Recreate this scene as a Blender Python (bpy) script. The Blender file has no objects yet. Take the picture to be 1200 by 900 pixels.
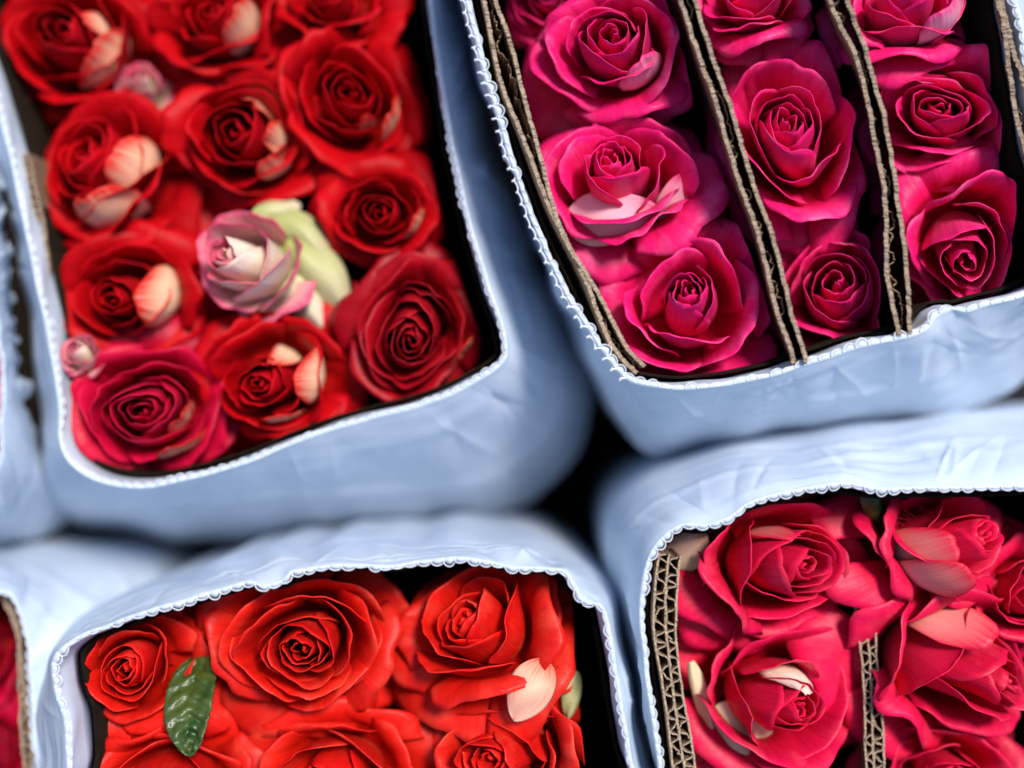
import bpy, math, random
import numpy as np
from math import pi, sin, cos, radians

scene = bpy.context.scene
COL = scene.collection

# ------------------------------------------------------------------ camera
HC = 0.4444                      # camera height over the plane of the rims (z = 0)
LENS = 40.0
cam_d = bpy.data.cameras.new("camera")
cam = bpy.data.objects.new("camera", cam_d)
COL.objects.link(cam)
cam.location = (0, 0, HC)
cam.rotation_euler = (0, 0, 0)
cam_d.lens = LENS
cam_d.sensor_width = 36.0
cam_d.clip_start = 0.01
cam_d.clip_end = 100
cam_d.dof.use_dof = True
cam_d.dof.focus_distance = HC + 0.011
cam_d.dof.aperture_fstop = 1.6
scene.camera = cam

# ------------------------------------------------------------------ light
SUN_EL, SUN_ROT = radians(59), radians(36)
world = bpy.data.worlds.new("World")
scene.world = world
world.use_nodes = True
wn = world.node_tree.nodes
wl = world.node_tree.links
sky = wn.new("ShaderNodeTexSky")
sky.sky_type = 'NISHITA'
sky.sun_disc = False
sky.sun_elevation = SUN_EL
sky.sun_rotation = SUN_ROT
wl.new(sky.outputs[0], wn["Background"].inputs[0])
wn["Background"].inputs[1].default_value = 0.052
sun_d = bpy.data.lights.new("sun", 'SUN')
sun_d.energy = 1.5
sun_d.angle = radians(13)
sun_d.color = (1.0, 0.92, 0.84)
sun = bpy.data.objects.new("sun", sun_d)
COL.objects.link(sun)
# direction towards the sun: rotation measured clockwise from +Y
sd = (sin(SUN_ROT) * cos(SUN_EL), cos(SUN_ROT) * cos(SUN_EL), sin(SUN_EL))
from mathutils import Vector
sun.rotation_euler = Vector(sd).to_track_quat('Z', 'Y').to_euler()
scene.view_settings.view_transform = 'Standard'
scene.view_settings.look = 'None'
scene.view_settings.exposure = 1.5
scene.view_settings.gamma = 1.0

# ------------------------------------------------------------------ helpers
def at(px, py, z):
    """a point of the place: photo pixel (1200x900) at height z"""
    s = (HC - z) * 36.0 / LENS / 1200.0
    return np.array([(px - 600) * s, (450 - py) * s, z])

def tag(o, label=None, cat=None, group=None, kind=None):
    if label: o['label'] = label
    if cat: o['category'] = cat
    if group: o['group'] = group
    if kind: o['kind'] = kind
    return o

def mesh_obj(name, V, F, mats, parent=None, uv=None, smooth=True, midx=None):
    me = bpy.data.meshes.new(name)
    V = np.asarray(V, dtype=np.float64)
    me.from_pydata(V.tolist(), [], [tuple(f) for f in F])
    for m in (mats if isinstance(mats, (list, tuple)) else [mats]):
        me.materials.append(m)
    if uv is not None:
        l = me.uv_layers.new(name="UVMap")
        idx = np.empty(len(me.loops), dtype=np.int32)
        me.loops.foreach_get("vertex_index", idx)
        l.data.foreach_set("uv", np.asarray(uv, dtype=np.float32)[idx].ravel())
    if midx is not None:
        me.polygons.foreach_set("material_index", np.asarray(midx, dtype=np.int32))
    if smooth:
        me.polygons.foreach_set("use_smooth", np.ones(len(me.polygons), dtype=bool))
    me.update()
    o = bpy.data.objects.new(name, me)
    COL.objects.link(o)
    if parent is not None:
        o.parent = parent
    return o

def empty(name, loc):
    o = bpy.data.objects.new(name, None)
    o.empty_display_size = 0.01
    o.location = loc
    COL.objects.link(o)
    return o

def solid(o, th, offset=0.0, back=False, rim=None):
    m = o.modifiers.new("thickness", 'SOLIDIFY')
    m.thickness = th
    m.offset = offset
    if back:
        m.material_offset = 1
        m.material_offset_rim = 1
    return o

def grid_faces(nu, nv, base=0, closed=False):
    """vertices laid out [iu*(nv+1)+iv]"""
    F = []
    n = nu
    for i in range(n):
        a = i * (nv + 1)
        b = ((i + 1) % n if closed else i + 1) * (nv + 1)
        for j in range(nv):
            F.append((base + a + j, base + b + j, base + b + j + 1, base + a + j + 1))
    return F

def tube(path, rad, closed=True, ns=5):
    P = np.asarray(path)
    n = len(P)
    if closed:
        T = np.roll(P, -1, 0) - np.roll(P, 1, 0)
    else:
        T = np.gradient(P, axis=0)
    T /= np.linalg.norm(T, axis=1)[:, None] + 1e-12
    up = np.array([0, 0, 1.0])
    S = np.cross(T, up); S /= np.linalg.norm(S, axis=1)[:, None] + 1e-12
    N = np.cross(S, T)
    rad = np.broadcast_to(rad, (n,))
    V = []
    for k in range(ns):
        a = 2 * pi * k / ns
        V.append(P + (S * cos(a) + N * sin(a)) * rad[:, None])
    V = np.stack(V, 1).reshape(-1, 3)
    F = []
    for i in range(n if closed else n - 1):
        j = (i + 1) % n
        for k in range(ns):
            l = (k + 1) % ns
            F.append((i * ns + k, i * ns + l, j * ns + l, j * ns + k))
    if not closed:
        F.append(tuple(range(ns))[::-1]); F.append(tuple((n - 1) * ns + k for k in range(ns)))
    return V, F

def catmull(pts, n_per=24, closed=True):
    P = np.asarray(pts, float)
    n = len(P)
    out = []
    rng = range(n) if closed else range(n - 1)
    for i in rng:
        if closed:
            p0, p1, p2, p3 = P[(i - 1) % n], P[i], P[(i + 1) % n], P[(i + 2) % n]
        else:
            p0, p1, p2, p3 = P[max(i - 1, 0)], P[i], P[i + 1], P[min(i + 2, n - 1)]
        for k in range(n_per):
            t = k / n_per
            out.append(0.5 * (2 * p1 + (p2 - p0) * t + (2 * p0 - 5 * p1 + 4 * p2 - p3) * t * t + (3 * p1 - p0 - 3 * p2 + p3) * t ** 3))
    if not closed:
        out.append(P[-1])
    return np.array(out)

def resample(P, n, closed=True):
    Q = np.vstack([P, P[:1]]) if closed else P
    d = np.r_[0, np.cumsum(np.linalg.norm(np.diff(Q, axis=0), axis=1))]
    s = np.linspace(0, d[-1], n + 1)[:-1] if closed else np.linspace(0, d[-1], n)
    return np.stack([np.interp(s, d, Q[:, k]) for k in range(Q.shape[1])], 1), d[-1]

# ------------------------------------------------------------------ materials
def new_mat(name):
    m = bpy.data.materials.new(name)
    m.use_nodes = True
    nt = m.node_tree
    return m, nt, nt.nodes["Principled BSDF"], nt.nodes["Material Output"]

def ramp(nt, stops, interp='LINEAR'):
    r = nt.nodes.new("ShaderNodeValToRGB")
    r.color_ramp.interpolation = interp
    e = r.color_ramp.elements
    while len(e) < len(stops):
        e.new(0.5)
    for x, (p, c) in zip(e, stops):
        x.position = p
        x.color = (*c, 1)
    return r

def petal_mat(name, base, mid, edge, rough=0.44, spec=0.22, streak=0.08, p=(0.16, 0.45, 0.97), trans=0.06, mottle=None):
    """pigment runs from the base of the petal (v=0) to its rim (v=1), with fine veins along it"""
    m, nt, bs, out = new_mat(name)
    N, L = nt.nodes, nt.links
    uv = N.new("ShaderNodeUVMap")
    sep = N.new("ShaderNodeSeparateXYZ")
    L.new(uv.outputs[0], sep.inputs[0])
    oi = N.new("ShaderNodeObjectInfo")
    mp = N.new("ShaderNodeMapping")
    mp.inputs['Scale'].default_value = (26, 1.6, 1)
    L.new(uv.outputs[0], mp.inputs[0])
    L.new(oi.outputs['Random'], mp.inputs['Location'])
    vein = N.new("ShaderNodeTexNoise")
    vein.noise_dimensions = '2D'
    vein.inputs['Scale'].default_value = 1.0
    vein.inputs['Detail'].default_value = 3
    L.new(mp.outputs[0], vein.inputs['Vector'])
    # v + wobble
    a = N.new("ShaderNodeMath"); a.operation = 'MULTIPLY_ADD'
    L.new(vein.outputs['Fac'], a.inputs[0]); a.inputs[1].default_value = 0.26
    b = N.new("ShaderNodeMath"); b.operation = 'SUBTRACT'
    L.new(sep.outputs['Y'], a.inputs[2])
    L.new(a.outputs[0], b.inputs[0]); b.inputs[1].default_value = 0.13
    r = ramp(nt, [(p[0], base), (p[1], mid), (p[2], edge)])
    L.new(b.outputs[0], r.inputs[0])
    hs = N.new("ShaderNodeHueSaturation")
    L.new(r.outputs[0], hs.inputs['Color'])
    v1 = N.new("ShaderNodeMapRange")
    L.new(vein.outputs['Fac'], v1.inputs[0])
    v1.inputs[1].default_value = 0.25; v1.inputs[2].default_value = 0.75
    v1.inputs[3].default_value = 1 - streak; v1.inputs[4].default_value = 1 + streak
    v2 = N.new("ShaderNodeMapRange")
    L.new(oi.outputs['Random'], v2.inputs[0])
    v2.inputs[3].default_value = 0.86; v2.inputs[4].default_value = 1.12
    mu = N.new("ShaderNodeMath"); mu.operation = 'MULTIPLY'
    L.new(v1.outputs[0], mu.inputs[0]); L.new(v2.outputs[0], mu.inputs[1])
    L.new(mu.outputs[0], hs.inputs['Value'])
    pig = hs.outputs[0]
    if mottle:
        tc0 = N.new("ShaderNodeTexCoord")
        n3 = N.new("ShaderNodeTexNoise"); n3.inputs['Scale'].default_value = 75; n3.inputs['Detail'].default_value = 4
        L.new(tc0.outputs['Object'], n3.inputs['Vector'])
        m3 = N.new("ShaderNodeMapRange"); m3.inputs[1].default_value = 0.50; m3.inputs[2].default_value = 0.78
        m3.inputs[4].default_value = 0.75
        L.new(n3.outputs['Fac'], m3.inputs[0])
        e3 = N.new("ShaderNodeMapRange"); e3.inputs[1].default_value = 0.55; e3.inputs[2].default_value = 1.0
        L.new(b.outputs[0], e3.inputs[0])
        f3 = N.new("ShaderNodeMath"); f3.operation = 'MULTIPLY'
        L.new(m3.outputs[0], f3.inputs[0]); L.new(e3.outputs[0], f3.inputs[1])
        mc = N.new("ShaderNodeMixRGB"); mc.inputs[2].default_value = (*mottle, 1)
        L.new(f3.outputs[0], mc.inputs[0]); L.new(hs.outputs[0], mc.inputs[1])
        pig = mc.outputs[0]
    L.new(pig, bs.inputs['Base Color'])
    bs.inputs['Roughness'].default_value = rough
    bs.inputs['Specular IOR Level'].default_value = spec
    bs.inputs['Sheen Weight'].default_value = 0.0
    bs.inputs['Sheen Roughness'].default_value = 0.4
    # bump: veins + soft dimples
    geo = N.new("ShaderNodeTexCoord")
    n2 = N.new("ShaderNodeTexNoise")
    n2.inputs['Scale'].default_value = 420
    n2.inputs['Detail'].default_value = 3
    L.new(geo.outputs['Object'], n2.inputs['Vector'])
    ad = N.new("ShaderNodeMath"); ad.operation = 'MULTIPLY_ADD'
    L.new(n2.outputs['Fac'], ad.inputs[0]); ad.inputs[1].default_value = 0.5
    L.new(vein.outputs['Fac'], ad.inputs[2])
    bp = N.new("ShaderNodeBump")
    bp.inputs['Strength'].default_value = 0.26
    bp.inputs['Distance'].default_value = 0.0009
    L.new(ad.outputs[0], bp.inputs['Height'])
    L.new(bp.outputs[0], bs.inputs['Normal'])
    tr = N.new("ShaderNodeBsdfTranslucent")
    L.new(pig, tr.inputs[0])
    mx = N.new("ShaderNodeMixShader")
    mx.inputs[0].default_value = trans
    L.new(bs.outputs[0], mx.inputs[1]); L.new(tr.outputs[0], mx.inputs[2])
    L.new(mx.outputs[0], out.inputs['Surface'])
    return m

def plain_mat(name, c1, c2, scale=200, rough=0.6, bump=0.3, dist=0.0006, spec=0.3, stretch=(1, 1, 1), trans=0.0):
    m, nt, bs, out = new_mat(name)
    N, L = nt.nodes, nt.links
    tc = N.new("ShaderNodeTexCoord")
    mp = N.new("ShaderNodeMapping"); mp.inputs['Scale'].default_value = stretch
    L.new(tc.outputs['Object'], mp.inputs[0])
    n = N.new("ShaderNodeTexNoise")
    n.inputs['Scale'].default_value = scale
    n.inputs['Detail'].default_value = 5
    n.inputs['Roughness'].default_value = 0.65
    L.new(mp.outputs[0], n.inputs['Vector'])
    r = ramp(nt, [(0.32, c1), (0.68, c2)])
    L.new(n.outputs['Fac'], r.inputs[0])
    L.new(r.outputs[0], bs.inputs['Base Color'])
    bs.inputs['Roughness'].default_value = rough
    bs.inputs['Specular IOR Level'].default_value = spec
    bp = N.new("ShaderNodeBump")
    bp.inputs['Strength'].default_value = bump
    bp.inputs['Distance'].default_value = dist
    L.new(n.outputs['Fac'], bp.inputs['Height'])
    L.new(bp.outputs[0], bs.inputs['Normal'])
    if trans > 0:
        tr = N.new("ShaderNodeBsdfTranslucent")
        L.new(r.outputs[0], tr.inputs[0])
        mx = N.new("ShaderNodeMixShader"); mx.inputs[0].default_value = trans
        L.new(bs.outputs[0], mx.inputs[1]); L.new(tr.outputs[0], mx.inputs[2])
        L.new(mx.outputs[0], out.inputs['Surface'])
    return m

M_PAPER = plain_mat("white_paper", (0.60, 0.72, 0.865), (0.70, 0.795, 0.915), 90, 0.42, 0.25, 0.0006, 0.4, (1, 1, 0.35), trans=0.10)
M_TRIM = plain_mat("white_trim", (0.74, 0.80, 0.88), (0.84, 0.87, 0.92), 500, 0.5, 0.2, 0.0003)
M_KRAFT = plain_mat("kraft_board", (0.20, 0.125, 0.075), (0.34, 0.235, 0.155), 260, 0.85, 0.6, 0.0008, 0.1)
M_TORN = plain_mat("torn_kraft", (0.28, 0.20, 0.14), (0.56, 0.44, 0.32), 700, 0.9, 0.8, 0.0008, 0.1)
M_SHADELINING = plain_mat("painted_shade_lining", (0.010, 0.007, 0.005), (0.018, 0.012, 0.008), 200, 0.9, 0.3, 0.0006, 0.05)  # near-black: the shade deep inside the sleeves is put into this colour
M_STEM = plain_mat("green_stem", (0.015, 0.03, 0.008), (0.03, 0.06, 0.015), 200, 0.6)
M_SEPAL = plain_mat("pale_sepal", (0.40, 0.44, 0.17), (0.62, 0.60, 0.32), 120, 0.55, 0.4, 0.0006, 0.3)
M_LEAF = plain_mat("green_leaf", (0.008, 0.042, 0.005), (0.085, 0.125, 0.025), 110, 0.35, 0.7, 0.0012, 0.5)
M_DARKLEAF = plain_mat("dark_leaf", (0.006, 0.012, 0.004), (0.012, 0.022, 0.007), 160, 0.6, 0.3, 0.0006, 0.2)
M_GROUND = plain_mat("dark_ground", (0.012, 0.013, 0.015), (0.025, 0.026, 0.03), 30, 0.9, 0.3, 0.002, 0.1)

# front (inner face) / back (outer face) pairs for each variety
def variety(name, f, b, **k):
    # slot 0 = outer face (back) of the petal, slot 1 = inner face and rim
    return [petal_mat(name + "_petal_back", *b, **k), petal_mat(name + "_petal_face", *f, **k)]
V_RED = variety("dark_red", ((0.420, 0.01, 0.006), (0.410, 0.003, 0.005), (0.52, 0.002, 0.006)),
                ((0.660, 0.22, 0.12), (0.410, 0.008, 0.01), (0.50, 0.003, 0.010)), spec=0.10, mottle=(0.66, 0.004, 0.02))
V_CREAM = variety("cream_backed", ((0.380, 0.02, 0.01), (0.441, 0.004, 0.006), (0.54, 0.002, 0.005)),
                  ((0.950, 0.74, 0.46), (0.970, 0.62, 0.4), (0.62, 0.02, 0.015)), p=(0.30, 0.70, 0.96))
V_PINKRED = variety("pink_red", ((0.450, 0.008, 0.015), (0.456, 0.003, 0.022), (0.62, 0.003, 0.045)),
                    ((0.700, 0.3, 0.22), (0.471, 0.015, 0.05), (0.60, 0.005, 0.045)))
V_PINK = variety("hot_pink", ((0.56, 0.003, 0.03), (0.74, 0.004, 0.075), (0.88, 0.012, 0.185)),
                 ((0.900, 0.5, 0.6), (0.74, 0.04, 0.18), (0.86, 0.011, 0.18)), p=(0.160, 0.5, 0.97), mottle=(0.93, 0.16, 0.42))
V_DEEP = variety("deep_red", ((0.280, 0.003, 0.004), (0.360, 0.002, 0.006), (0.40, 0.003, 0.012)),
                 ((0.550, 0.16, 0.12), (0.360, 0.004, 0.01), (0.36, 0.003, 0.010)))
V_PALEPINK = variety("pale_pink", ((0.850, 0.45, 0.5), (0.608, 0.02, 0.12), (0.82, 0.01, 0.16)),
                 ((0.900, 0.56, 0.66), (0.870, 0.34, 0.5), (0.82, 0.03, 0.22)), p=(0.3, 0.8, 1.0))
V_PALERED = variety("pale_red", ((0.456, 0.003, 0.01), (0.547, 0.003, 0.02), (0.78, 0.007, 0.075)),
                    ((0.880, 0.58, 0.48), (0.820, 0.26, 0.24), (0.74, 0.01, 0.05)), p=(0.25, 0.62, 0.98))
V_SCARLET = variety("scarlet", ((0.471, 0.006, 0.003), (0.68, 0.011, 0.004), (0.78, 0.014, 0.009)),
                    ((0.780, 0.2, 0.08), (0.593, 0.012, 0.007), (0.76, 0.008, 0.008)), mottle=(0.90, 0.09, 0.05))
V_CRIMSON = variety("crimson", ((0.456, 0.003, 0.01), (0.547, 0.003, 0.02), (0.78, 0.007, 0.075)),
                    ((0.840, 0.42, 0.36), (0.562, 0.012, 0.045), (0.76, 0.006, 0.055)), p=(0.140, 0.4, 0.97), mottle=(0.88, 0.08, 0.13))
V_PALE = variety("pale_bud", ((0.80, 0.58, 0.45), (0.78, 0.30, 0.34), (0.70, 0.06, 0.16)),
                 ((0.74, 0.70, 0.42), (0.90, 0.78, 0.62), (0.86, 0.52, 0.44)), p=(0.2, 0.80, 1.0))
M_PALEPETAL = petal_mat("pale_petal", (0.70, 0.60, 0.40), (0.78, 0.52, 0.38), (0.74, 0.36, 0.28))

M_PALEPETAL2 = petal_mat("peach_petal", (0.72, 0.10, 0.05), (0.88, 0.50, 0.34), (0.84, 0.40, 0.30), p=(0.02, 0.30, 1.0))
M_PALEGREEN = petal_mat("pale_green_petal", (0.42, 0.46, 0.14), (0.66, 0.64, 0.34), (0.74, 0.62, 0.44), p=(0.05, 0.55, 1.0))

# ------------------------------------------------------------------ what the roses press against
PX0 = HC * 36.0 / LENS / 1200
def soft(d, k):
    """d beyond a wall -> squeezed to less than k"""
    return np.where(d > 0, k * (1 - np.exp(-np.maximum(d, 0) / k)), d)
class Sleeve_wall:
    def __init__(self, rim_px, zf, inset=0.006):
        W = np.array([at(p[0], p[1], zf(*p)) for p in catmull(rim_px, 10)])[:, :2]
        self.c = (W.min(0) + W.max(0)) / 2
        th = np.arctan2(W[:, 1] - self.c[1], W[:, 0] - self.c[0]); o = np.argsort(th)
        rr = np.hypot(W[:, 0] - self.c[0], W[:, 1] - self.c[1])[o] - inset; th = th[o]
        self.th = np.r_[th - 2 * pi, th, th + 2 * pi]; self.rr = np.r_[rr, rr, rr]
    def __call__(self, X):
        d = X[:, :2] - self.c
        r = np.hypot(d[:, 0], d[:, 1]); a = np.arctan2(d[:, 1], d[:, 0])
        lim = np.interp(a, self.th, self.rr)
        rn = lim + soft(r - lim, 0.003)
        X[:, :2] = self.c + d * (rn / np.maximum(r, 1e-9))[:, None]
        return X
class Column:
    """between two boards given as pixel polylines (running down the picture)"""
    def __init__(self, left=None, right=None, more=None):
        self.l, self.r, self.more = left, right, more
    def __call__(self, X):
        y = -X[:, 1] / PX0 + 450
        for line, sg in ((self.l, -1), (self.r, 1)):
            if line is None: continue
            A = np.array(line, float)
            lim = (np.interp(y, A[:, 1], A[:, 0]) - 600) * PX0 - sg * 0.0036
            X[:, 0] = lim + sg * soft(sg * (X[:, 0] - lim), 0.002)
        return self.more(X) if self.more else X
WALL = None

# ------------------------------------------------------------------ roses
def petal_surface(phi, t, width, nu, nv, rng, lean=0.0, curl=0.0, rad=1.0, spiral=0.0, zoff=0.0, tip=0.0, ripple=0.0):
    """one petal in rose units (outline radius 1, top of heart at z=0, base at z=-1.25)"""
    u = np.linspace(-1, 1, nu + 1)[:, None]
    v = np.linspace(0, 1, nv + 1)[None, :]
    h = 1 - 0.34 * np.abs(u) ** 2.6
    ve = v * h + 0 * u
    rho = rad * (1 + spiral * u)
    zr = -0.02 - 0.50 * t ** 2.0 - 0.09 * math.exp(-(t / 0.13) ** 2) + zoff
    zb = -1.25
    r0, r1 = 0.10 + 0.06 * t, rho * (0.95 - 0.1 * t) + 0.16
    r2 = rho * (1.0 + 0.55 * lean - 0.16 * t)
    r3 = rho * (1.0 - lean)
    q = ve
    r = r0 * (1 - q) ** 3 + 3 * r1 * q * (1 - q) ** 2 + 3 * r2 * q * q * (1 - q) + r3 * q ** 3
    z = zb * (1 - q) ** 3 + 3 * (zb + 0.10) * q * (1 - q) ** 2 + 3 * (zr - 0.22 - 0.1 * t) * q * q * (1 - q) + zr * q ** 3
    # rolled rim
    k = np.clip((v - 0.52) / 0.48, 0, 1)
    ks = np.clip((np.abs(u) - 0.45) / 0.55, 0, 1) * v
    c = curl * (0.45 + 0.75 * np.exp(-((np.abs(u) - 0.55) / 0.35) ** 2))
    r = r + c * (1.05 * k ** 1.7) - 0.18 * c * k ** 5
    z = z - c * (0.80 * k ** 2.8)
    r = r + 0.35 * curl * ks ** 2
    z = z - 0.10 * curl * ks ** 2
    # pointed tip
    r = r + tip * np.exp(-(u / 0.22) ** 2) * v ** 6
    z = z - 0.5 * tip * np.exp(-(u / 0.22) ** 2) * v ** 6
    # ripples and dents
    for f, am in ((1.3, 1.0), (2.7, 0.7), (5.2, 0.4), (8.5, 0.22)):
        p1, p2 = rng.uniform(0, 6.3), rng.uniform(0, 6.3)
        r = r + ripple * am * np.sin(f * 2.2 * u + p1 + 1.5 * v) * v ** 2.5
        z = z + 0.6 * ripple * am * np.sin(f * 2.2 * u + p2) * v ** 3
    ang = phi + u * width * (0.5 + 0.5 * np.sqrt(np.clip(ve, 0, 1)))
    r = np.maximum(r, 0.012)
    V = np.stack([r * np.cos(ang), r * np.sin(ang), z], -1).reshape(-1, 3)
    uv = np.stack([(u * 0.5 + 0.5) + 0 * v, v + 0 * u], -1).reshape(-1, 2)
    return V, grid_faces(nu, nv), uv

def rot_to(d):
    """rotation matrix that leans +Z towards the horizontal vector d by asin(|d|)"""
    n = math.hypot(d[0], d[1])
    if n < 1e-6:
        return np.eye(3)
    th = math.asin(min(n, 0.75))
    ax = np.array([-d[1] / n, d[0] / n, 0])
    K = np.array([[0, -ax[2], ax[1]], [ax[2], 0, -ax[0]], [-ax[1], ax[0], 0]])
    return np.eye(3) + sin(th) * K + (1 - cos(th)) * K @ K

def rose(label, group, mats, heart, centre, ab, z, seed, rot=0.0, openness=1.0, n=(10, 5, 9), patch=None,
         patch_mats=None, spin=None, heart_mats=None, leaves=False, cat="rose", lean_add=0.0, name="rose", curl=1.0, gap=1.0):
    rng = random.Random(seed)
    a, b = ab[0] * 1.07, ab[1] * 1.07
    Rpx = (a + b) / 2
    s = (HC - z) * 36 / LENS / 1200
    R = Rpx * s
    piv = at(centre[0], centre[1], z - 0.5 * R)
    d = ((heart[0] - centre[0]) / Rpx / 0.85, -(heart[1] - centre[1]) / Rpx / 0.85)
    T = rot_to(d)
    ra = radians(rot)
    E = np.array([[cos(ra), -sin(ra), 0], [sin(ra), cos(ra), 0], [0, 0, 1]])
    Sx = E @ np.diag([a * s / R, b * s / R, 1.0]) @ E.T
    warp = [(rng.uniform(-4, 4), rng.uniform(-4, 4), rng.uniform(-2, 2), rng.uniform(0, 6.3), rng.uniform(0.03, 0.062), q % 3) for q in range(8)]
    def place(V):
        W = V.copy()
        W[:, 2] += 0.5
        for (f1, f2, f3, p1, am, ax) in warp:
            W[:, ax] += am * np.sin(f1 * V[:, 0] + f2 * V[:, 1] + f3 * V[:, 2] + p1) * np.clip((V[:, 2] + 1.25) / 0.8, 0, 1)
        W = (W @ T.T) @ Sx.T
        W = W * R
        return WALL(W + piv) - piv if WALL is not None else W
    root = empty(name, piv)
    tag(root, label, cat, group)
    GA = 2.39996
    phi = rng.uniform(0, 6.28) if spin is None else radians(spin)
    nh, nm, no = n
    nh += rng.choice((-2, -1, 0, 1))
    hk, hl = rng.uniform(0.72, 1.22), rng.uniform(-0.06, 0.06)
    # furled heart: one mesh
    HV, HF, HU = [], [], []
    base = 0
    for i in range(nh):
        f = (i + 0.4) / nh
        rad = 0.035 + 0.33 * hk * f ** 0.95
        V, F, U = petal_surface(phi, 0.36 * f, 2.2 - 0.75 * f, 18, 10, rng, lean=0.08 + hl + 0.12 * (1 - f) + rng.uniform(-0.10, 0.10), rad=rad,
                                spiral=0.13, zoff=0.03 + rng.uniform(-0.05, 0.04), curl=0.09 * f * rng.random(), ripple=0.018)
        HV.append(V); HU.append(U)
        HF += [tuple(x + base for x in q) for q in F]
        base += len(V)
        phi += GA + rng.uniform(-0.25, 0.25)
    o = mesh_obj("heart", place(np.vstack(HV)), HF, heart_mats or mats, root, np.vstack(HU))
    solid(o, 0.00028, back=True)
    # middle and outer petals: each a mesh of its own
    for i in range(nm + no):
        if i < nm:
            f = (i + 0.5) / nm
            t = 0.38 + 0.30 * f
            rad = 0.39 + 0.25 * f * gap + rng.uniform(-0.03, 0.03)
            w = 1.22 - 0.10 * f + rng.uniform(-0.15, 0.15)
            cu = (0.08 + 0.12 * f) * curl * rng.uniform(0.5, 1.4)
            le = 0.02 + rng.uniform(-0.09, 0.07)
            rip = 0.022
            tp = rng.uniform(0.0, 0.06)
            sp = rng.choice((-1, 1)) * rng.uniform(0.04, 0.11)
        else:
            f = (i - nm + 0.5) / no
            t = 0.68 + 0.42 * f
            rad = 0.64 + 0.22 * f * openness
            w = 1.08 + rng.uniform(-0.2, 0.12)
            cu = (0.22 + 0.26 * f) * openness * rng.uniform(0.6, 1.35) * curl
            le = rng.uniform(-0.09, 0.03)
            rip = 0.034
            tp = rng.uniform(0.02, 0.14)
            sp = rng.choice((-1, 1)) * rng.uniform(0.02, 0.10)
        pm = mats
        nm_ = "petal"
        zoff = rng.uniform(-0.06, 0.03) if i < nm else rng.uniform(-0.10, 0.04) - 0.42 * max(0.0, t - 0.80) / 0.3
        V, F, U = petal_surface(phi, t, w, 26, 16, rng, lean=le, curl=cu, rad=rad, spiral=sp, zoff=zoff, tip=tp, ripple=rip)
        o = mesh_obj(nm_, place(V), F, pm, root, U)
        solid(o, 0.00036, back=True)
        phi += GA + rng.uniform(-0.45, 0.45)
    # petals folded inwards that show their pale backs: (azimuth, radius, lean, half width, lift)
    for (pa, pr, pl, pw, pz) in patch or ():
        V, F, U = petal_surface(radians(pa), 0.35, pw, 18, 14, rng, lean=pl, curl=0.0, rad=pr, spiral=0.05, zoff=pz, tip=0.02, ripple=0.02)
        o = mesh_obj("petal", place(V), F, patch_mats or mats, root, U)
        solid(o, 0.00036, back=True)
        o['label'] = "petal folded towards the heart, showing its pale back"
    # calyx and stem under the head
    SV, SF, base = [], [], 0
    for k in range(5):
        an = 2 * pi * k / 5 + rng.uniform(-.2, .2)
        uu = np.linspace(-1, 1, 5)[:, None]
        vv = np.linspace(0, 1, 7)[None, :]
        rr = 0.12 + 0.55 * vv
        zz = -1.28 - 0.10 * vv + 0.15 * vv ** 2 + 0 * uu
        ww = 0.13 * (1 - vv) ** 0.7 * uu
        V = np.stack([rr * cos(an) - ww * sin(an), rr * sin(an) + ww * cos(an), zz + 0 * rr], -1).reshape(-1, 3)
        SV.append(V)
        SF += [tuple(x + base for x in q) for q in grid_faces(4, 6)]
        base += len(V)
    o = mesh_obj("sepals", place(np.vstack(SV)), SF, M_STEM, root)
    solid(o, 0.0008)
    top = place(np.array([[0, 0, -1.22]]))[0]
    foot = np.array([top[0] * 0.3, top[1] * 0.3, -0.36 - piv[2]])
    kk = np.linspace(0, 1, 10)[:, None]
    path = top * (1 - kk) + foot * kk
    path[:, :2] += top[:2] * (1 - kk) * kk * -0.6
    V, F = tube(path, np.linspace(0.0034, 0.0026, 10), closed=False, ns=7)
    mesh_obj("stem", V, F, M_STEM, root)
    root['_'] = 0
    del root['_']
    return root

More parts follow.
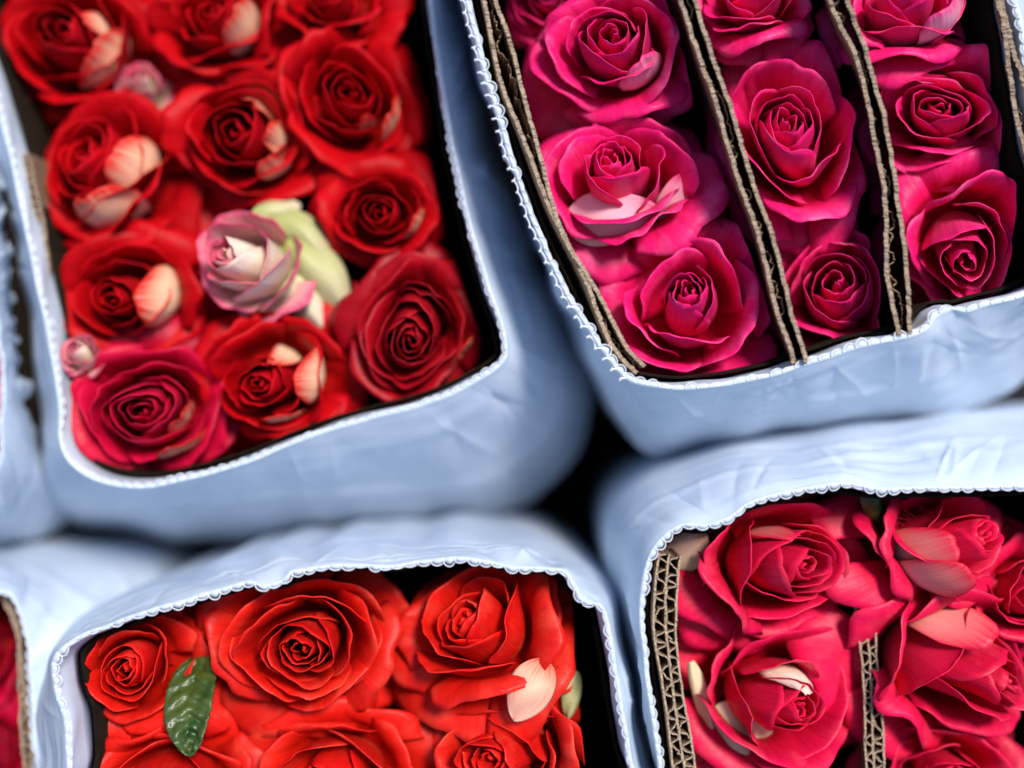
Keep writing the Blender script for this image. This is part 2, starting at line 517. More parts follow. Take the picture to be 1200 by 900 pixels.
def blade(parent, name, p0, p1, width, z0, z1, bulge, mats, label=None, shape=0.8, serr=0.0, side=0.0, seed=0, th=0.0006, cup=0.0, slope=0.0):
    """one loose petal, sepal or leaf of a rose, running from pixel p0 at height z0 to p1 at z1"""
    rng = random.Random(seed)
    A, B = at(*p0, z0), at(*p1, z1)
    s = (HC - z0) * 36 / LENS / 1200
    nu, nv = 20, 36
    u = np.linspace(-1, 1, nu + 1)[:, None]
    v = np.linspace(0, 1, nv + 1)[None, :]
    D = B - A; D[2] = 0; Ln = np.linalg.norm(D); D /= Ln
    S = np.array([-D[1], D[0], 0])
    w = width * s / 2 * np.sin(pi * np.clip(v * 0.985 + 0.015, 0, 1) ** shape) ** 0.6
    w = w * (1 + serr * (np.abs(((v * 13) % 1) - 0.3)))
    w = w * (1 + 0.06 * np.sin(5 * v + rng.uniform(0, 6)))
    x = u * w + side * s * np.sin(pi * v)
    z = z0 + (z1 - z0) * v + bulge * (1 - u ** 2) * np.sin(pi * v) - cup * np.abs(u) ** 1.5 * np.sin(pi * v)
    z = z + 0.0008 * np.sin(3 * u + 7 * v + rng.uniform(0, 6)) + ((0.0011 * np.cos(v * 38 - 5 * np.abs(u)) + 0.0006 * np.sin(9 * u + 17 * v)) * (1 - u ** 2) ** 0.5 if serr else 0)
    V = A[None, None, :] * np.ones((nu + 1, nv + 1, 1)) + x[..., None] * S + (v * Ln + 0 * u)[..., None] * D
    V[..., 2] = z + slope * u
    V = V.reshape(-1, 3) - np.array(parent.location)
    uv = np.stack([(u * 0.5 + 0.5) + 0 * v, v + 0 * u], -1).reshape(-1, 2)
    o = mesh_obj(name, V, grid_faces(nu, nv), mats, parent, uv)
    solid(o, th, back=len(mats) > 1 if isinstance(mats, list) else False)
    if label: o['label'] = label
    return o

# ------------------------------------------------------------------ sleeves
def polar_radius(poly, c, ang):
    P = catmull(poly, 12) - c
    th = np.arctan2(P[:, 1], P[:, 0]); rr = np.hypot(P[:, 0], P[:, 1])
    o = np.argsort(th)
    th, rr = th[o], rr[o]
    th = np.r_[th - 2 * pi, th, th + 2 * pi]; rr = np.r_[rr, rr, rr]
    return np.interp(ang, th, rr)

def sleeve(label, rim_px, hull_px, zrim, depth, seed, wr=1.0, zfun=None, liner=-0.012, pitch=0.0049, amp=0.0017, foot=0.9, double=None, tabs=()):
    rng = random.Random(seed)
    rim_px = np.array(rim_px, float)
    zf = zfun or (lambda x, y: zrim)
    c = np.array([(rim_px[:, 0].min() + rim_px[:, 0].max()) / 2, (rim_px[:, 1].min() + rim_px[:, 1].max()) / 2])
    P0 = catmull(rim_px, 16)
    W0 = np.array([at(p[0], p[1], zf(*p)) for p in P0])
    per = np.linalg.norm(np.diff(np.vstack([W0, W0[:1]]), axis=0), axis=1).sum()
    npit = int(round(per / pitch))
    n = npit * 8
    P, _ = resample(P0, n)
    ang = np.arctan2(P[:, 1] - c[1], P[:, 0] - c[0])
    hr = polar_radius(np.array(hull_px, float), c, ang)
    H = c + np.stack([np.cos(ang), np.sin(ang)], 1) * hr[:, None]
    ir = np.hypot(P[:, 0] - c[0], P[:, 1] - c[1])
    zr = np.array([zf(*p) for p in P])
    k = np.arange(n) / 8.0
    jit = np.cumsum([rng.gauss(0, 0.02) for _ in range(n)]); jit -= np.linspace(0, jit[-1], n)
    sc = np.abs(np.sin(pi * (k + jit))) ** 0.8
    pk = np.array([rng.uniform(0.45, 1.35) for _ in range(npit + 1)]); pk[-1] = pk[0]
    amod = np.interp(k, np.arange(npit + 1), pk) * (0.8 + 0.2 * np.sin(2 * pi * k / npit * 7 + rng.uniform(0, 6)))
    # inward unit normal at rim (world)
    W = np.array([at(P[i, 0], P[i, 1], zr[i]) for i in range(n)])
    T = np.roll(W, -6, 0) - np.roll(W, 6, 0); T[:, 2] = 0
    T /= np.linalg.norm(T, axis=1)[:, None]
    IN = np.stack([-T[:, 1], T[:, 0], 0 * T[:, 0]], 1)
    cw = at(c[0], c[1], zrim)
    if ((cw - W) * IN).sum() < 0: IN = -IN
    # low-frequency waver of the rim itself
    wav = np.zeros(n); wz = np.zeros(n)
    for f in (5, 9, 14, 23, 37):
        wav += rng.uniform(.3, 1) / f ** 0.6 * np.sin(2 * pi * k / npit * f + rng.uniform(0, 6))
        wz += rng.uniform(.3, 1) / f ** 0.6 * np.sin(2 * pi * k / npit * f + rng.uniform(0, 6))
    for (tx, ty, ta, tw) in tabs:
        wav += ta / (0.0012 * wr) * np.exp(-(np.hypot(P[:, 0] - tx, P[:, 1] - ty) / tw) ** 4)
    edge = W + IN * (wav * 0.0012 * wr)[:, None]
    edge[:, 2] += wz * 0.0016 * wr
    rows = [edge + IN * (amp * sc * amod)[:, None] + np.array([0, 0, -0.0004]), edge - IN * 0.0006]
    ss = np.r_[0.02, 0.045, np.linspace(0.075, 1.0, 30)]
    fold = [(rng.uniform(0, 2 * pi), rng.uniform(0.12, 0.5), rng.uniform(0.05, 0.9), rng.uniform(-1.2, 1.2), rng.uniform(0.025, 0.07), rng.uniform(0.5, 1.4) * rng.choice((-1, 1))) for _ in range(60)]
    wt = [(rng.choice((7, 11, 16, 21, 29)), rng.uniform(-7, 7), rng.uniform(0, 6), rng.uniform(.4, 1)) for _ in range(7)]
    cr = [(rng.uniform(0, 2 * pi), rng.uniform(-.35, .35), rng.uniform(0.010, 0.03), rng.uniform(.5, 1.3) * rng.choice((-1, 1))) for _ in range(46)]
    for s in ss:
        f = s ** 0.95
        zz = zr - depth * (0.42 * s + 0.58 * s ** 1.8)
        rad = ir + (hr - ir) * f
        Q = c + np.stack([np.cos(ang), np.sin(ang)], 1) * rad[:, None]
        sw = (HC - zz) * 36 / LENS / 1200
        X = np.stack([(Q[:, 0] - 600) * sw, (450 - Q[:, 1]) * sw, zz], 1)
        w = np.zeros(n)
        for (nf, ms, ph, am) in wt:
            w += am * np.sin(nf * ang + ms * s + ph) * 0.35
        for (ca, sl, wd, am) in cr:
            da = (ang - ca - sl * s + pi) % (2 * pi) - pi
            w += am * np.exp(-np.abs(da) / wd) * math.sin(pi * min(1, s * 1.3 + 0.12)) * 0.8
        # long creases running round the sleeve, each with a sharp ridge
        for (ca, ln, s0, sl, wd, am) in fold:
            da = (ang - ca + pi) % (2 * pi) - pi
            w += 0.8 * am * np.clip(1 - np.abs(s - s0 - sl * da * 0.35) / wd, 0, 1) * np.clip(1 - np.abs(da) / ln, 0, 1) ** 0.6
        fade = max(0.0, 1 - s * 4)
        X = X + IN * ((w * 0.0016 * wr) * min(1, s * 3) + (wav * 0.0012 * wr) * fade)[:, None]
        X[:, 2] += wz * 0.0016 * wr * fade
        rows.append(X)
    last = rows[-1]
    cc = last.mean(0)
    for fz, sc_ in ((-0.24, 0.5), (-0.395, 1.0)):
        X = last.copy()
        X[:, :2] = cc[:2] + (X[:, :2] - cc[:2]) * (1 - (1 - foot) * sc_)
        X[:, 2] = fz
        rows.append(X)
    G = np.stack(rows, 1)
    nv = G.shape[1] - 1
    o = mesh_obj("paper_sleeve", G.reshape(-1, 3), grid_faces(n, nv, closed=True), M_PAPER)
    solid(o, 0.0005)
    tag(o, label, "paper sleeve", "white paper sleeves round the rose bundles")
    # looped trim on the rim
    m_ = npit * 14
    kk = np.arange(m_) / 14.0
    ix = np.arange(m_) / m_ * n
    def itp(A):
        B = np.vstack([A, A[:1]])
        return np.stack([np.interp(ix, np.arange(n + 1), B[:, q]) for q in range(3)], 1)
    E_, I_, T_ = itp(edge), itp(IN), itp(T)
    jj = np.interp(ix, np.arange(n), jit)
    def loops(shift, dz):
        p_ = 2 * pi * (kk + jj)
        L_ = E_ + I_ * (shift + amp * 0.80 * (1 - np.cos(p_)) * np.interp(ix, np.arange(n), amod))[:, None]
        L_ += T_ * (-0.00105 * np.sin(p_))[:, None]
        L_[:, 2] += dz + 0.0004 * np.sin(p_ + 0.6)
        return L_
    V, F = tube(loops(-0.0003, 0.0001), 0.00025, ns=5)
    mesh_obj("scalloped_trim", V, F, M_TRIM, o)
    if double is not None:
        mask = (I_ @ np.array([double[0], double[1], 0.0])) > 0.72
        st = np.argmax(mask & ~np.roll(mask, 1))
        L_ = np.roll(loops(-0.0026, -0.0002), -st, 0)[:int(mask.sum())]
        V, F = tube(L_, 0.00036, closed=False, ns=5)
        mesh_obj("lace_edging", V, F, M_TRIM, o)
    RW = []
    for dz, ins in ((-0.0006, 0.0001), (-0.003, 0.0008), (-0.007, 0.0012), (-0.013, 0.0018), (-0.020, 0.0022)):
        X = edge[::4] + IN[::4] * (ins + 0.0006 * np.sin(ang[::4] * 17 + dz * 300))[:, None]
        X[:, 2] += dz
        RW.append(X)
    G = np.stack(RW, 1)
    l = mesh_obj("inner_fold", G.reshape(-1, 3), grid_faces(len(G), 4, closed=True), M_PAPER, o)
    solid(l, 0.0004)
    if liner is not None:  # added dark ring below the fold, keeps the gaps round the roses black
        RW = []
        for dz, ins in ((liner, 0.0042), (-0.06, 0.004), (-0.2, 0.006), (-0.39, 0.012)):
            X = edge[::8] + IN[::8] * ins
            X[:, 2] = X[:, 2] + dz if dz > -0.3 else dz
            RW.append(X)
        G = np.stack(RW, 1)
        l = mesh_obj("added_shade_lining", G.reshape(-1, 3), grid_faces(len(G), 3, closed=True), M_SHADELINING, o)
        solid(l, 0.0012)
    return o

# ------------------------------------------------------------------ corrugated board
def board(label, path_px, ztop, height, layers, period, seed, rag=0.0010, group=None, name="cardboard_divider", flutes=True, lean=(0, 0), wob=0.0006):
    """layers: offsets in metres of the flat liners; a fluted sheet runs between neighbours"""
    rng = random.Random(seed)
    P = catmull(path_px, 30, closed=False)
    W = np.array([at(p[0], p[1], ztop) for p in P])
    L = np.linalg.norm(np.diff(W, axis=0), axis=1).sum()
    n = int(L / 0.0005)
    W, _ = resample(W, n, closed=False)
    T = np.gradient(W, axis=0); T /= np.linalg.norm(T, axis=1)[:, None]
    Nn = np.stack([-T[:, 1], T[:, 0], 0 * T[:, 0]], 1)
    mid = W[n // 2].copy(); mid[2] = ztop - height
    root = empty(name, mid)
    tag(root, label, "cardboard", group)
    s = np.linspace(0, L, n)
    def noise(amp, f0, oct_=6):
        y = np.zeros(n)
        for k in range(oct_):
            f = f0 * 1.9 ** k
            y += amp / 1.45 ** k * np.sin(2 * pi * f * s + rng.uniform(0, 6.3))
        return y
    def sheet(off, nm, mat_t, mat_b, th, rg, dz=0.0):
        zt = noise(rg * 0.5, 40) + np.array([rng.gauss(0, rg * 0.25) for _ in range(n)])
        side = noise(rg * 0.10, 70) + np.array([rng.gauss(0, rg * 0.09) for _ in range(n)])
        hs = [0, 0.0012, 0.004, 0.02, height]
        rows = []
        for i, h in enumerate(hs):
            X = W + Nn * (off + side * max(0, 1 - h / 0.004))[:, None]
            X[:, 2] = ztop - dz - h + zt * max(0, 1 - h / 0.006)
            X[:, 0] += lean[0] * h / height
            X[:, 1] += lean[1] * h / height
            rows.append(X - mid)
        G = np.stack(rows, 1)
        F = grid_faces(n - 1, len(hs) - 1)
        mi = [0 if (q % (len(hs) - 1)) < 1 else 1 for q in range(len(F))]
        o = mesh_obj(nm, G.reshape(-1, 3), F, [mat_t, mat_b], root, midx=mi, smooth=False)
        solid(o, th)
    offs = [l + noise(wob, 5, 3) for l in layers]
    for o_ in offs:
        sheet(o_, "liner", M_TORN, M_KRAFT, 0.0015 if not flutes else 0.0008, rag)
    for a_, b_ in zip(offs[:-1], offs[1:]):
        if not flutes:
            # crushed, folded-over inner sheet
            w = np.tanh(1.2 * np.sin(2 * pi * s / (period * 3.1) + noise(1.6, 12))) 
            sheet((a_ + b_) / 2 + (b_ - a_) / 2 * 0.6 * w, "flute", M_KRAFT, M_KRAFT, 0.0005, rag * 1.6, 0.004)
            continue
        ph = 2 * pi * s / period + noise(0.9, 30)
        w = np.tanh(1.6 * np.sin(ph)) / np.tanh(1.6)
        sheet((a_ + b_) / 2 + (b_ - a_) / 2 * 0.82 * w, "flute", M_TORN, M_KRAFT, 0.00045, rag * 0.8)
    return root

# ================================================================== THE PLACE
# ground, far down between the bundles
g = mesh_obj("ground", [(-1.5, -1.5, -0.4), (1.5, -1.5, -0.4), (1.5, 1.5, -0.4), (-1.5, 1.5, -0.4)], [(0, 1, 2, 3)], M_GROUND, smooth=False)
tag(g, kind="structure")

# --- sleeves
def z_tl(x, y):
    return -0.026 - 0.030 * max(0, min(1.2, ((590 - x) / 900 + (500 - y) / 900)))
TL_RIM = [(498, -70), (505, 0), (517, 80), (531, 170), (548, 250), (570, 330), (589, 395), (585, 425), (540, 455), (490, 476), (420, 494), (350, 515), (290, 541), (230, 558),
          (170, 569), (120, 564), (86, 546), (71, 518), (68, 475), (60, 420), (47, 340), (30, 260), (12, 180), (-8, 110), (-40, 20), (-60, -70), (80, -110), (250, -120), (420, -110)]
TL_HULL = [(545, -70), (560, 0), (590, 100), (625, 200), (655, 290), (682, 390), (692, 465), (676, 535), (622, 588), (540, 610), (400, 626), (240, 634), (120, 620), (60, 600), (38, 560),
           (30, 480), (18, 400), (0, 320), (-16, 240), (-40, 150), (-70, 50), (-90, -70), (60, -150), (250, -160), (440, -150)]
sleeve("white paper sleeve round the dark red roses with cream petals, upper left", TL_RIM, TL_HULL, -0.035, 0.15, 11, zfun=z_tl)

TR_RIM = [(530, -80), (541, -20), (556, 40), (576, 110), (598, 180), (620, 245), (648, 310), (680, 370), (706, 412), (733, 443), (770, 453), (830, 452), (890, 441), (950, 425), (1010, 405), (1060, 394), (1100, 377),
          (1150, 360), (1200, 346), (1238, 325), (1246, 280), (1228, 200), (1208, 100), (1190, 0), (1175, -80), (1050, -110), (850, -120), (650, -110)]
TR_HULL = [(515, -80), (530, -20), (548, 50), (572, 120), (600, 205), (628, 290), (662, 370), (695, 440), (728, 500), (765, 534), (850, 524), (1000, 505), (1120, 486), (1172, 464), (1215, 432), (1270, 390),
           (1280, 300), (1262, 200), (1240, 100), (1222, 0), (1210, -80), (1060, -140), (850, -150), (630, -140)]
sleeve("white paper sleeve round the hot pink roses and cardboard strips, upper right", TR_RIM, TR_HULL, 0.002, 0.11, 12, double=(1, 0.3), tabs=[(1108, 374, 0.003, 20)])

BL_RIM = [(84, 960), (82, 900), (77, 850), (64, 805), (64, 772), (88, 750), (130, 732), (180, 714), (240, 697), (290, 684), (340, 671), (400, 662), (460, 664), (500, 658), (545, 655), (600, 664), (645, 668), (662, 672),
          (676, 694), (700, 708), (713, 735), (721, 780), (729, 830), (738, 890), (748, 960), (640, 1010), (400, 1030), (200, 1010)]
BL_HULL = [(34, 960), (38, 880), (44, 810), (58, 760), (110, 715), (200, 678), (300, 646), (400, 632), (540, 625), (620, 630), (685, 656), (716, 690), (730, 740), (746, 800), (760, 860), (772, 920), (785, 970),
           (660, 1060), (400, 1080), (160, 1060)]
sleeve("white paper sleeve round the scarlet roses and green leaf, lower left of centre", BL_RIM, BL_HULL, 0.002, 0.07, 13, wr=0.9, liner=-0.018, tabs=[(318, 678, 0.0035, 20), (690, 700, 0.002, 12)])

BR_RIM = [(782, 960), (772, 890), (762, 830), (755, 770), (752, 715), (758, 665), (774, 634), (800, 615), (840, 606), (890, 586), (945, 572), (990, 567), (1040, 574), (1090, 573), (1140, 572), (1200, 570), (1270, 575),
          (1310, 640), (1320, 800), (1320, 960), (1200, 1010), (1000, 1020), (860, 1000)]
BR_HULL = [(772, 960), (760, 890), (748, 830), (736, 770), (722, 710), (708, 655), (710, 612), (730, 578), (772, 548), (850, 520), (950, 503), (1100, 488), (1200, 478), (1290, 476), (1350, 560), (1370, 800), (1360, 960),
           (1220, 1060), (1000, 1070), (840, 1050)]
sleeve("white paper sleeve round the crimson roses with corrugated board inside, lower right", BR_RIM, BR_HULL, 0.002, 0.085, 14, wr=0.85, tabs=[(838, 606, 0.0025, 30)])

FL_RIM = [(-160, 700), (-80, 690), (-10, 692), (16, 704), (32, 750), (38, 810), (42, 880), (46, 960), (-60, 990), (-160, 980)]
FL_HULL = [(-190, 650), (-80, 640), (60, 640), (165, 652), (190, 690), (180, 760), (170, 850), (160, 960), (-60, 1040), (-190, 1020)]
sleeve("white paper sleeve at the lower left corner of the photo, around magenta roses", FL_RIM, FL_HULL, -0.045, 0.10, 15)

LL_RIM = [(-180, 200), (-100, 190), (-30, 200), (-14, 260), (-4, 360), (2, 430), (4, 500), (-8, 560), (-60, 580), (-180, 590)]
LL_HULL = [(-210, 160), (-100, 150), (10, 160), (30, 260), (44, 360), (56, 450), (70, 540), (70, 610), (0, 645), (-100, 645), (-210, 640)]
sleeve("white paper sleeve at the left edge of the photo, beside the dark red bundle", LL_RIM, LL_HULL, -0.055, 0.10, 16)

# --- boards
GB = "cardboard strips standing between the hot pink roses"
BOARD_A = [(556, -60), (572, 10), (592, 75), (612, 140), (632, 205), (658, 270), (690, 340), (722, 405), (748, 436)]
board("brown cardboard strip lining the left side of the hot pink bundle, against the sleeve", BOARD_A, 0.000, 0.10,
      [0.0028, -0.0010], 0.011, 21, group=GB, wob=0.0012, flutes=False, lean=(-0.004, 0))
BOARD_B = [(780, -60), (802, 0), (832, 85), (858, 165), (882, 240), (912, 330), (937, 405), (940, 425)]
board("brown cardboard strip dividing the first column of hot pink roses from the second", BOARD_B, 0.004, 0.10,
      [0.0027, -0.0022], 0.012, 22, group=GB, wob=0.0010, flutes=False, lean=(0.019, 0.004))
BOARD_C = [(962, -60), (980, 0), (1008, 75), (1030, 160), (1046, 240), (1052, 310), (1058, 370), (1062, 392)]
board("brown cardboard strip dividing the second and third columns of hot pink roses", BOARD_C, 0.004, 0.10,
      [0.0027, -0.0022], 0.010, 23, group=GB, wob=0.0010, flutes=False, lean=(0.033, 0.004))
BOARD_D = [(1160, -60), (1170, 0), (1182, 60), (1196, 130), (1206, 200), (1212, 290), (1216, 350)]
board("brown torn cardboard strip at the right end of the hot pink bundle", BOARD_D, 0.002, 0.10,
      [0.0022, -0.0016], 0.011, 24, group=GB, wob=0.0012, flutes=False, lean=(0.047, 0.004))
BOARD_E = [(784, 650), (779, 685), (777, 740), (786, 800), (797, 860), (808, 930)]
board("thick corrugated cardboard with open flutes at the left side of the crimson bundle", BOARD_E, -0.003, 0.10,
      [0.0046, 0.0002, -0.0042], 0.0075, 25, group="corrugated boards in the crimson bundle", rag=0.0006)
board("short corrugated cardboard piece standing between the crimson roses near the bottom edge", [(1014, 690), (1018, 760), (1024, 830), (1026, 930)], -0.025, 0.09,
      [0.0036, 0.0, -0.0036], 0.0075, 26, lean=(0.02, 0), group="corrugated boards in the crimson bundle", rag=0.0006)
board("brown cardboard edge beside the magenta roses at the left edge", [(4, 700), (18, 735), (24, 790), (30, 860), (34, 930)], -0.055, 0.09, [0.0015, -0.0015], 0.009, 27)
board("brown cardboard edge along the left side of the dark red bundle", [(28, 180), (44, 260), (58, 340), (70, 415)], -0.062, 0.09, [0.0012, -0.0015], 0.009, 28)

# --- roses: hot pink bundle
W_TR = Sleeve_wall(TR_RIM, lambda x, y: 0.0)
COL_1, COL_2, COL_3 = Column(BOARD_A, BOARD_B, W_TR), Column(BOARD_B, BOARD_C, W_TR), Column(BOARD_C, BOARD_D, W_TR)
G = "hot pink roses in the upper right bundle"
WALL = COL_1
rose("round hot pink rose with tight spiral heart, topmost beside the left cardboard strip", G, V_PINK, (706, 55), (722, 58), (104, 76), -0.006, 101, patch=[(-50,.56,.22,.7,-.02)], patch_mats=V_PALEPINK)
r_ = rose("ruffled hot pink rose with pale pink underside, middle of the first column", G, V_PINK, (722, 182), (730, 205), (108, 90), -0.006, 102)
blade(r_, "petal", (664, 262), (772, 246), 62, -0.032, -0.024, 0.004, [V_PALEPINK[0], V_PALEPINK[0]], "pale pink underside petal", seed=1)
blade(r_, "petal", (790, 268), (796, 205), 46, -0.040, -0.026, 0.003, [V_PALEPINK[0], V_PALEPINK[0]], "pale pink underside petal", seed=2)
rose("largest hot pink rose filling the lower left corner of the pink bundle", G, V_PINK, (790, 328), (806, 348), (108, 104), -0.004, 103)
WALL = COL_2
rose("hot pink rose cut by the top edge, between the two long cardboard dividers", G, V_PINK, (868, -16), (882, -6), (72, 56), -0.010, 104)
rose("tall oval hot pink rose in the middle of the second column", G, V_PINK, (905, 145), (930, 158), (92, 116), -0.004, 105, rot=12)
rose("smaller deep pink rose low at the bottom of the second column", G, V_PINK, (955, 338), (976, 345), (84, 90), -0.014, 106, patch=[(80,.6,.22,.6,-.0)], patch_mats=V_PALEPINK)
WALL = COL_3
rose("hot pink rose with broad pale outer petal, topmost in the third column", G, V_PINK, (1046, -24), (1056, 4), (76, 62), -0.006, 107, patch=[(-40,.80,.2,.75,-.02)], patch_mats=V_PALEPINK)
rose("hot pink rose with dark open heart in the middle of the third column", G, V_PINK, (1076, 138), (1104, 134), (98, 82), -0.008, 108, patch=[(115,.5,.22,.5,.0)], patch_mats=V_PALEPINK)
rose("hot pink rose with frosted right rim at the bottom of the third column", G, V_PINK, (1096, 312), (1122, 286), (84, 98), -0.006, 109)
WALL = COL_1
WALL = COL_3
rose("dim pink rose sunk in the gap beside the torn right-hand cardboard strip", G, V_PINK, (1142, 40), (1138, 40), (44, 70), -0.034, 112)
rose("dim pink rose sunk behind the frosted one, near the lower right paper rim", G, V_PINK, (1165, 290), (1165, 290), (44, 70), -0.045, 113)
WALL = COL_1
rose("shaded deep pink rose sunk behind the upper left of the pink bundle", G, V_PINK, (632, 0), (640, -5), (48, 50), -0.040, 110)
rose("shaded pink rose sunk low between the largest rose and the first divider", G, V_PINK, (880, 300), (885, 300), (50, 100), -0.045, 111)

# --- roses: dark red bundle
WALL = Column(None, [(474, -60), (492, 60), (494, 150), (516, 250), (562, 380), (566, 480)], Sleeve_wall(TL_RIM, z_tl))
G = "dark red roses in the upper left bundle"
rose("dim red rose sunk low at the left edge under the corner rose", G, V_RED, (8, 112), (8, 112), (52, 52), -0.082, 215)
rose("dim red rose sunk in the hole left of the pale bud", G, V_RED, (215, 255), (212, 262), (46, 44), -0.080, 216)
r_ = rose("dark red rose with cream folds in the upper left corner", G, V_RED, (72, 40), (80, 48), (92, 82), -0.060, 201, patch=[(-35,.62,.30,.9,.0),(20,.46,.30,.5,.02)], patch_mats=V_CREAM)
r_ = rose("dark red rose with cream streaks cut by the top edge, second from the left corner", G, V_RED, (238, 15), (246, 24), (84, 68), -0.056, 202, patch=[(-20,.60,.28,.8,.02)], patch_mats=V_CREAM)
rose("dark red rose at the top edge above the rose with a tall dark heart", G, V_RED, (380, -4), (390, 4), (66, 52), -0.054, 203)
r_ = rose("dark red rose with tall dark heart and cream right fold, near the black gap", G, V_RED, (420, 110), (408, 112), (82, 92), -0.046, 204, patch=[(-25,.70,.20,.65,.04),(-60,.44,.2,.4,.0)], patch_mats=V_CREAM)
r_ = rose("round dark red rose with thin peach arcs, centre of the upper rows", G, V_RED, (282, 160), (286, 156), (90, 84), -0.046, 205, patch=[(45,.44,.22,.6,.04),(-10,.48,.22,.5,.03),(-50,.60,.2,.45,.0)], patch_mats=V_CREAM)
r_ = rose("dark red rose with broad peach fold by the left cardboard edge", G, V_RED, (102, 172), (118, 195), (92, 98), -0.052, 206, patch=[(-12,.60,.32,.7,.03),(-70,.68,.2,.7,-.03)], patch_mats=V_CREAM)
r_ = rose("small dark red rose with salmon fold above the large dark opened one", G, V_RED, (440, 248), (440, 245), (70, 60), -0.044, 207, patch=[(-25,.68,.22,.6,.03)], patch_mats=V_CREAM)
r_ = rose("dark red rose with one large cream petal over its heart", G, V_RED, (150, 345), (148, 345), (92, 76), -0.044, 208, patch=[(0,.66,.50,.9,.10)], patch_mats=V_CREAM)
r_ = rose("fully opened very dark red rose in the lower right corner by the black gap", G, V_DEEP, (494, 398), (484, 390), (74, 94), -0.032, 210, patch=[(-15,.84,.14,.35,-.02)], patch_mats=V_CREAM, n=(14, 9, 8))
r_ = rose("dark red rose with peach heart folds in the bottom row beside the pinkish one", G, V_RED, (300, 440), (312, 440), (94, 84), -0.034, 211, patch=[(5,.68,.28,.6,.04),(60,.40,.3,.5,.03),(-65,.60,.24,.5,.0)], patch_mats=V_CREAM)
r_ = rose("pinkish red rose with spiral heart in the lower left corner of the dark red bundle", G, V_PINKRED, (180, 484), (172, 480), (94, 88), -0.034, 212, patch=[(-15,.44,.16,.6,.0),(-45,.68,.14,.6,-.02)], patch_mats=V_CREAM)
r_ = rose("pale pink and cream half-closed rosebud in the middle of the dark red roses", G, V_PALE, (254, 284), (284, 302), (76, 70), -0.036, 209, n=(9, 5, 5), openness=0.6, curl=0.5)
blade(r_, "petal", (322, 250), (396, 326), 44, -0.062, -0.070, 0.006, M_PALEGREEN, "pale green outer petal", seed=3, cup=0.003, side=8)
blade(r_, "petal", (334, 284), (408, 372), 52, -0.060, -0.070, 0.007, M_PALEGREEN, "pale green outer petal", seed=31, cup=0.003, side=10)
blade(r_, "petal", (316, 316), (384, 392), 42, -0.058, -0.070, 0.006, [V_PALE[0], V_PALE[0]], "cream outer petal", seed=32, cup=0.003, side=4)
blade(r_, "petal", (296, 258), (352, 240), 36, -0.060, -0.068, 0.004, M_PALEGREEN, "pale green outer petal", seed=34, cup=0.003)
rose("tiny pale pink bud against the left paper edge", G, V_PALE, (86, 408), (92, 415), (28, 30), -0.044, 213, n=(7, 4, 3), openness=0.4)
rose("shadowed red and white bud between the two uppermost left roses", G, V_PALE, (165, 90), (165, 100), (36, 40), -0.075, 214, n=(7, 4, 3), openness=0.4)

# --- roses: scarlet bundle
WALL = Column(None, [(684, 620), (682, 780), (696, 930)], Sleeve_wall(BL_RIM, lambda x, y: 0.0))
G = "scarlet roses in the lower left bundle"
r_ = rose("scarlet rose with oval heart in the left corner above the green leaf", G, V_SCARLET, (152, 776), (150, 784), (86, 80), -0.008, 301, rot=20)
blade(r_, "leaf", (234, 770), (224, 886), 56, -0.034, -0.008, 0.003, M_LEAF, "green serrated leaf", serr=0.14, seed=5, shape=0.62, side=-5, cup=-0.006)
rose("largest scarlet rose with a perfect spiral heart in the centre of its bundle", G, V_SCARLET, (360, 752), (354, 756), (120, 106), -0.004, 302, n=(12, 9, 7))
r_ = rose("scarlet rose with long smooth outer petals at the upper right of its bundle", G, V_SCARLET, (530, 692), (556, 735), (104, 92), -0.004, 303)
blade(r_, "petal", (640, 774), (602, 844), 52, -0.0125, -0.0075, 0.0050, [M_PALEPETAL2, M_PALEPETAL2], "pale peach petal back", seed=6)
blade(r_, "sepal", (672, 786), (666, 842), 24, -0.034, -0.034, 0.003, M_SEPAL, "pale green sepal", seed=7)
rose("scarlet rose with rough pointed petals at the bottom edge, right of the bundle", G, V_SCARLET, (556, 892), (588, 888), (104, 82), -0.006, 304)
rose("scarlet rose cut by the bottom edge under the largest one", G, V_SCARLET, (365, 912), (384, 905), (104, 66), -0.010, 305)
rose("scarlet rose cut by the bottom edge just under the green leaf", G, V_SCARLET, (205, 918), (200, 912), (98, 60), -0.010, 306)
rose("shaded scarlet rose sunk against the left paper wall", G, V_SCARLET, (102, 868), (102, 868), (50, 60), -0.026, 307)
rose("small shaded scarlet bud beside the black gap on the right", G, V_SCARLET, (652, 745), (650, 768), (30, 52), -0.022, 308, n=(7, 4, 3), openness=0.4, curl=0.3)

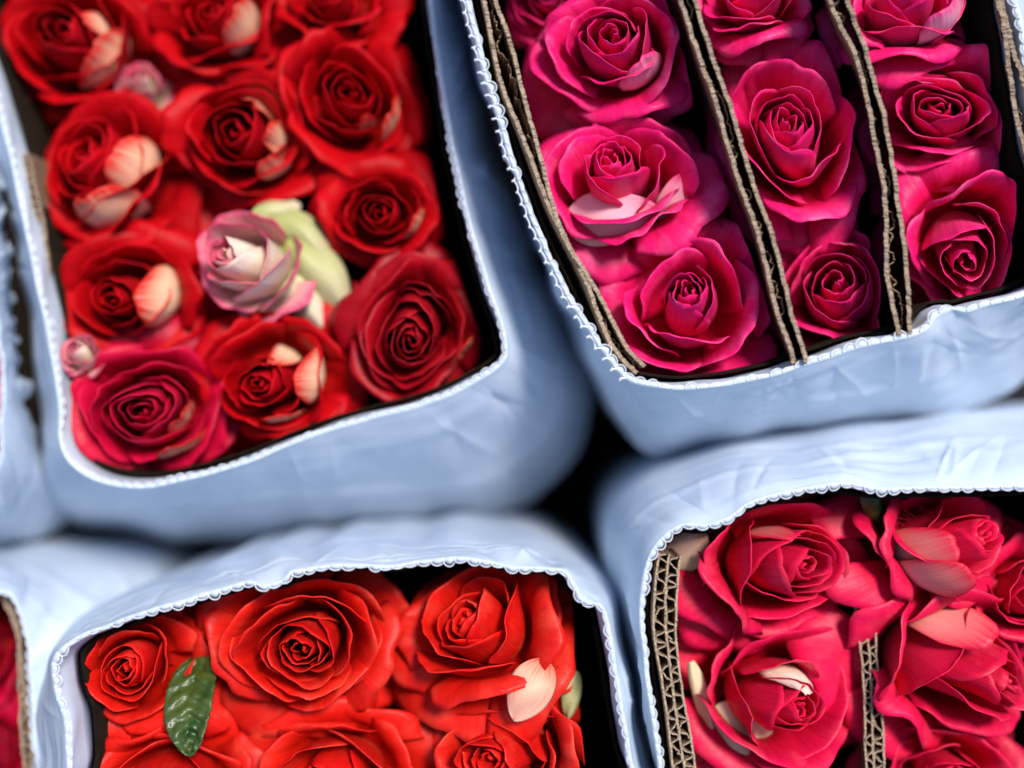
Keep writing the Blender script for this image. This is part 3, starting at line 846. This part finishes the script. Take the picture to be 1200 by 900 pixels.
# --- roses: crimson bundle
WALL = Column(BOARD_E, None, Sleeve_wall(BR_RIM, lambda x, y: 0.0))
G = "crimson roses in the lower right bundle"
r_ = rose("large crimson rose with curled left petal, beside the corrugated board", G, V_CRIMSON, (968, 655), (928, 662), (112, 94), -0.004, 401, patch=[(110,.45,.25,.5,.0)], patch_mats=V_PALERED)
blade(r_, "leaf", (1012, 572), (1034, 612), 26, -0.024, -0.028, 0.003, M_LEAF, seed=33)
blade(r_, "petal", (795, 668), (818, 612), 50, -0.030, -0.022, 0.004, M_PALEPETAL, "pale petal under the paper rim", seed=10)
rose("crimson rose with pale outer petals at the right edge under the paper rim", G, V_CRIMSON, (1168, 600), (1122, 628), (106, 74), -0.010, 402, patch=[(190,.72,.2,.6,.0),(225,.85,.15,.5,-.05)], patch_mats=V_PALERED)
r_ = rose("crimson rose with white glossy fold over its heart, bottom centre of its bundle", G, V_CRIMSON, (945, 790), (922, 812), (112, 96), -0.006, 403, patch=[(70,.34,.70,1.0,.08)], patch_mats=V_PALE)
blade(r_, "petal", (832, 832), (912, 920), 84, -0.034, -0.044, 0.010, M_PALEPETAL, "pale cream outer petal", seed=8)
blade(r_, "petal", (810, 775), (838, 872), 20, -0.03, -0.034, 0.004, M_PALEPETAL, "greenish outer petal edge", seed=9)
rose("large smooth crimson rose cut by the right edge", G, V_CRIMSON, (1188, 803), (1138, 785), (124, 116), -0.004, 404, patch=[(115,.66,.22,.5,.02)], patch_mats=V_PALERED)
rose("crimson rose at the right edge between the large smooth one and the upper one", G, V_CRIMSON, (1214, 690), (1206, 695), (70, 66), -0.018, 405)
rose("shaded crimson rose low at the bottom edge right of the short corrugated piece", G, V_CRIMSON, (1100, 905), (1104, 903), (92, 62), -0.024, 406)
rose("crimson rose with pale back cut by the bottom edge left of the short corrugated piece", G, V_CRIMSON, (890, 920), (880, 910), (80, 50), -0.028, 407)
rose("shaded crimson rose sunk behind the upper rim", G, V_CRIMSON, (1045, 612), (1045, 614), (52, 56), -0.032, 408)

# --- roses at the left edge
WALL = Sleeve_wall(FL_RIM, lambda x, y: -0.045)
rose("deep magenta rose at the lower left edge of the photo, above the other one", "magenta roses at the left edge", V_PINKRED, (-14, 760), (-22, 765), (48, 70), -0.080, 501)
rose("deep magenta rose in the lower left corner of the photo", "magenta roses at the left edge", V_PINKRED, (-10, 890), (-16, 890), (54, 62), -0.080, 502)
WALL = Sleeve_wall(LL_RIM, lambda x, y: -0.055)
rose("pink rose just peeping in at the left edge of the photo", "magenta roses at the left edge", V_PINK, (-42, 440), (-44, 440), (48, 70), -0.062, 503)
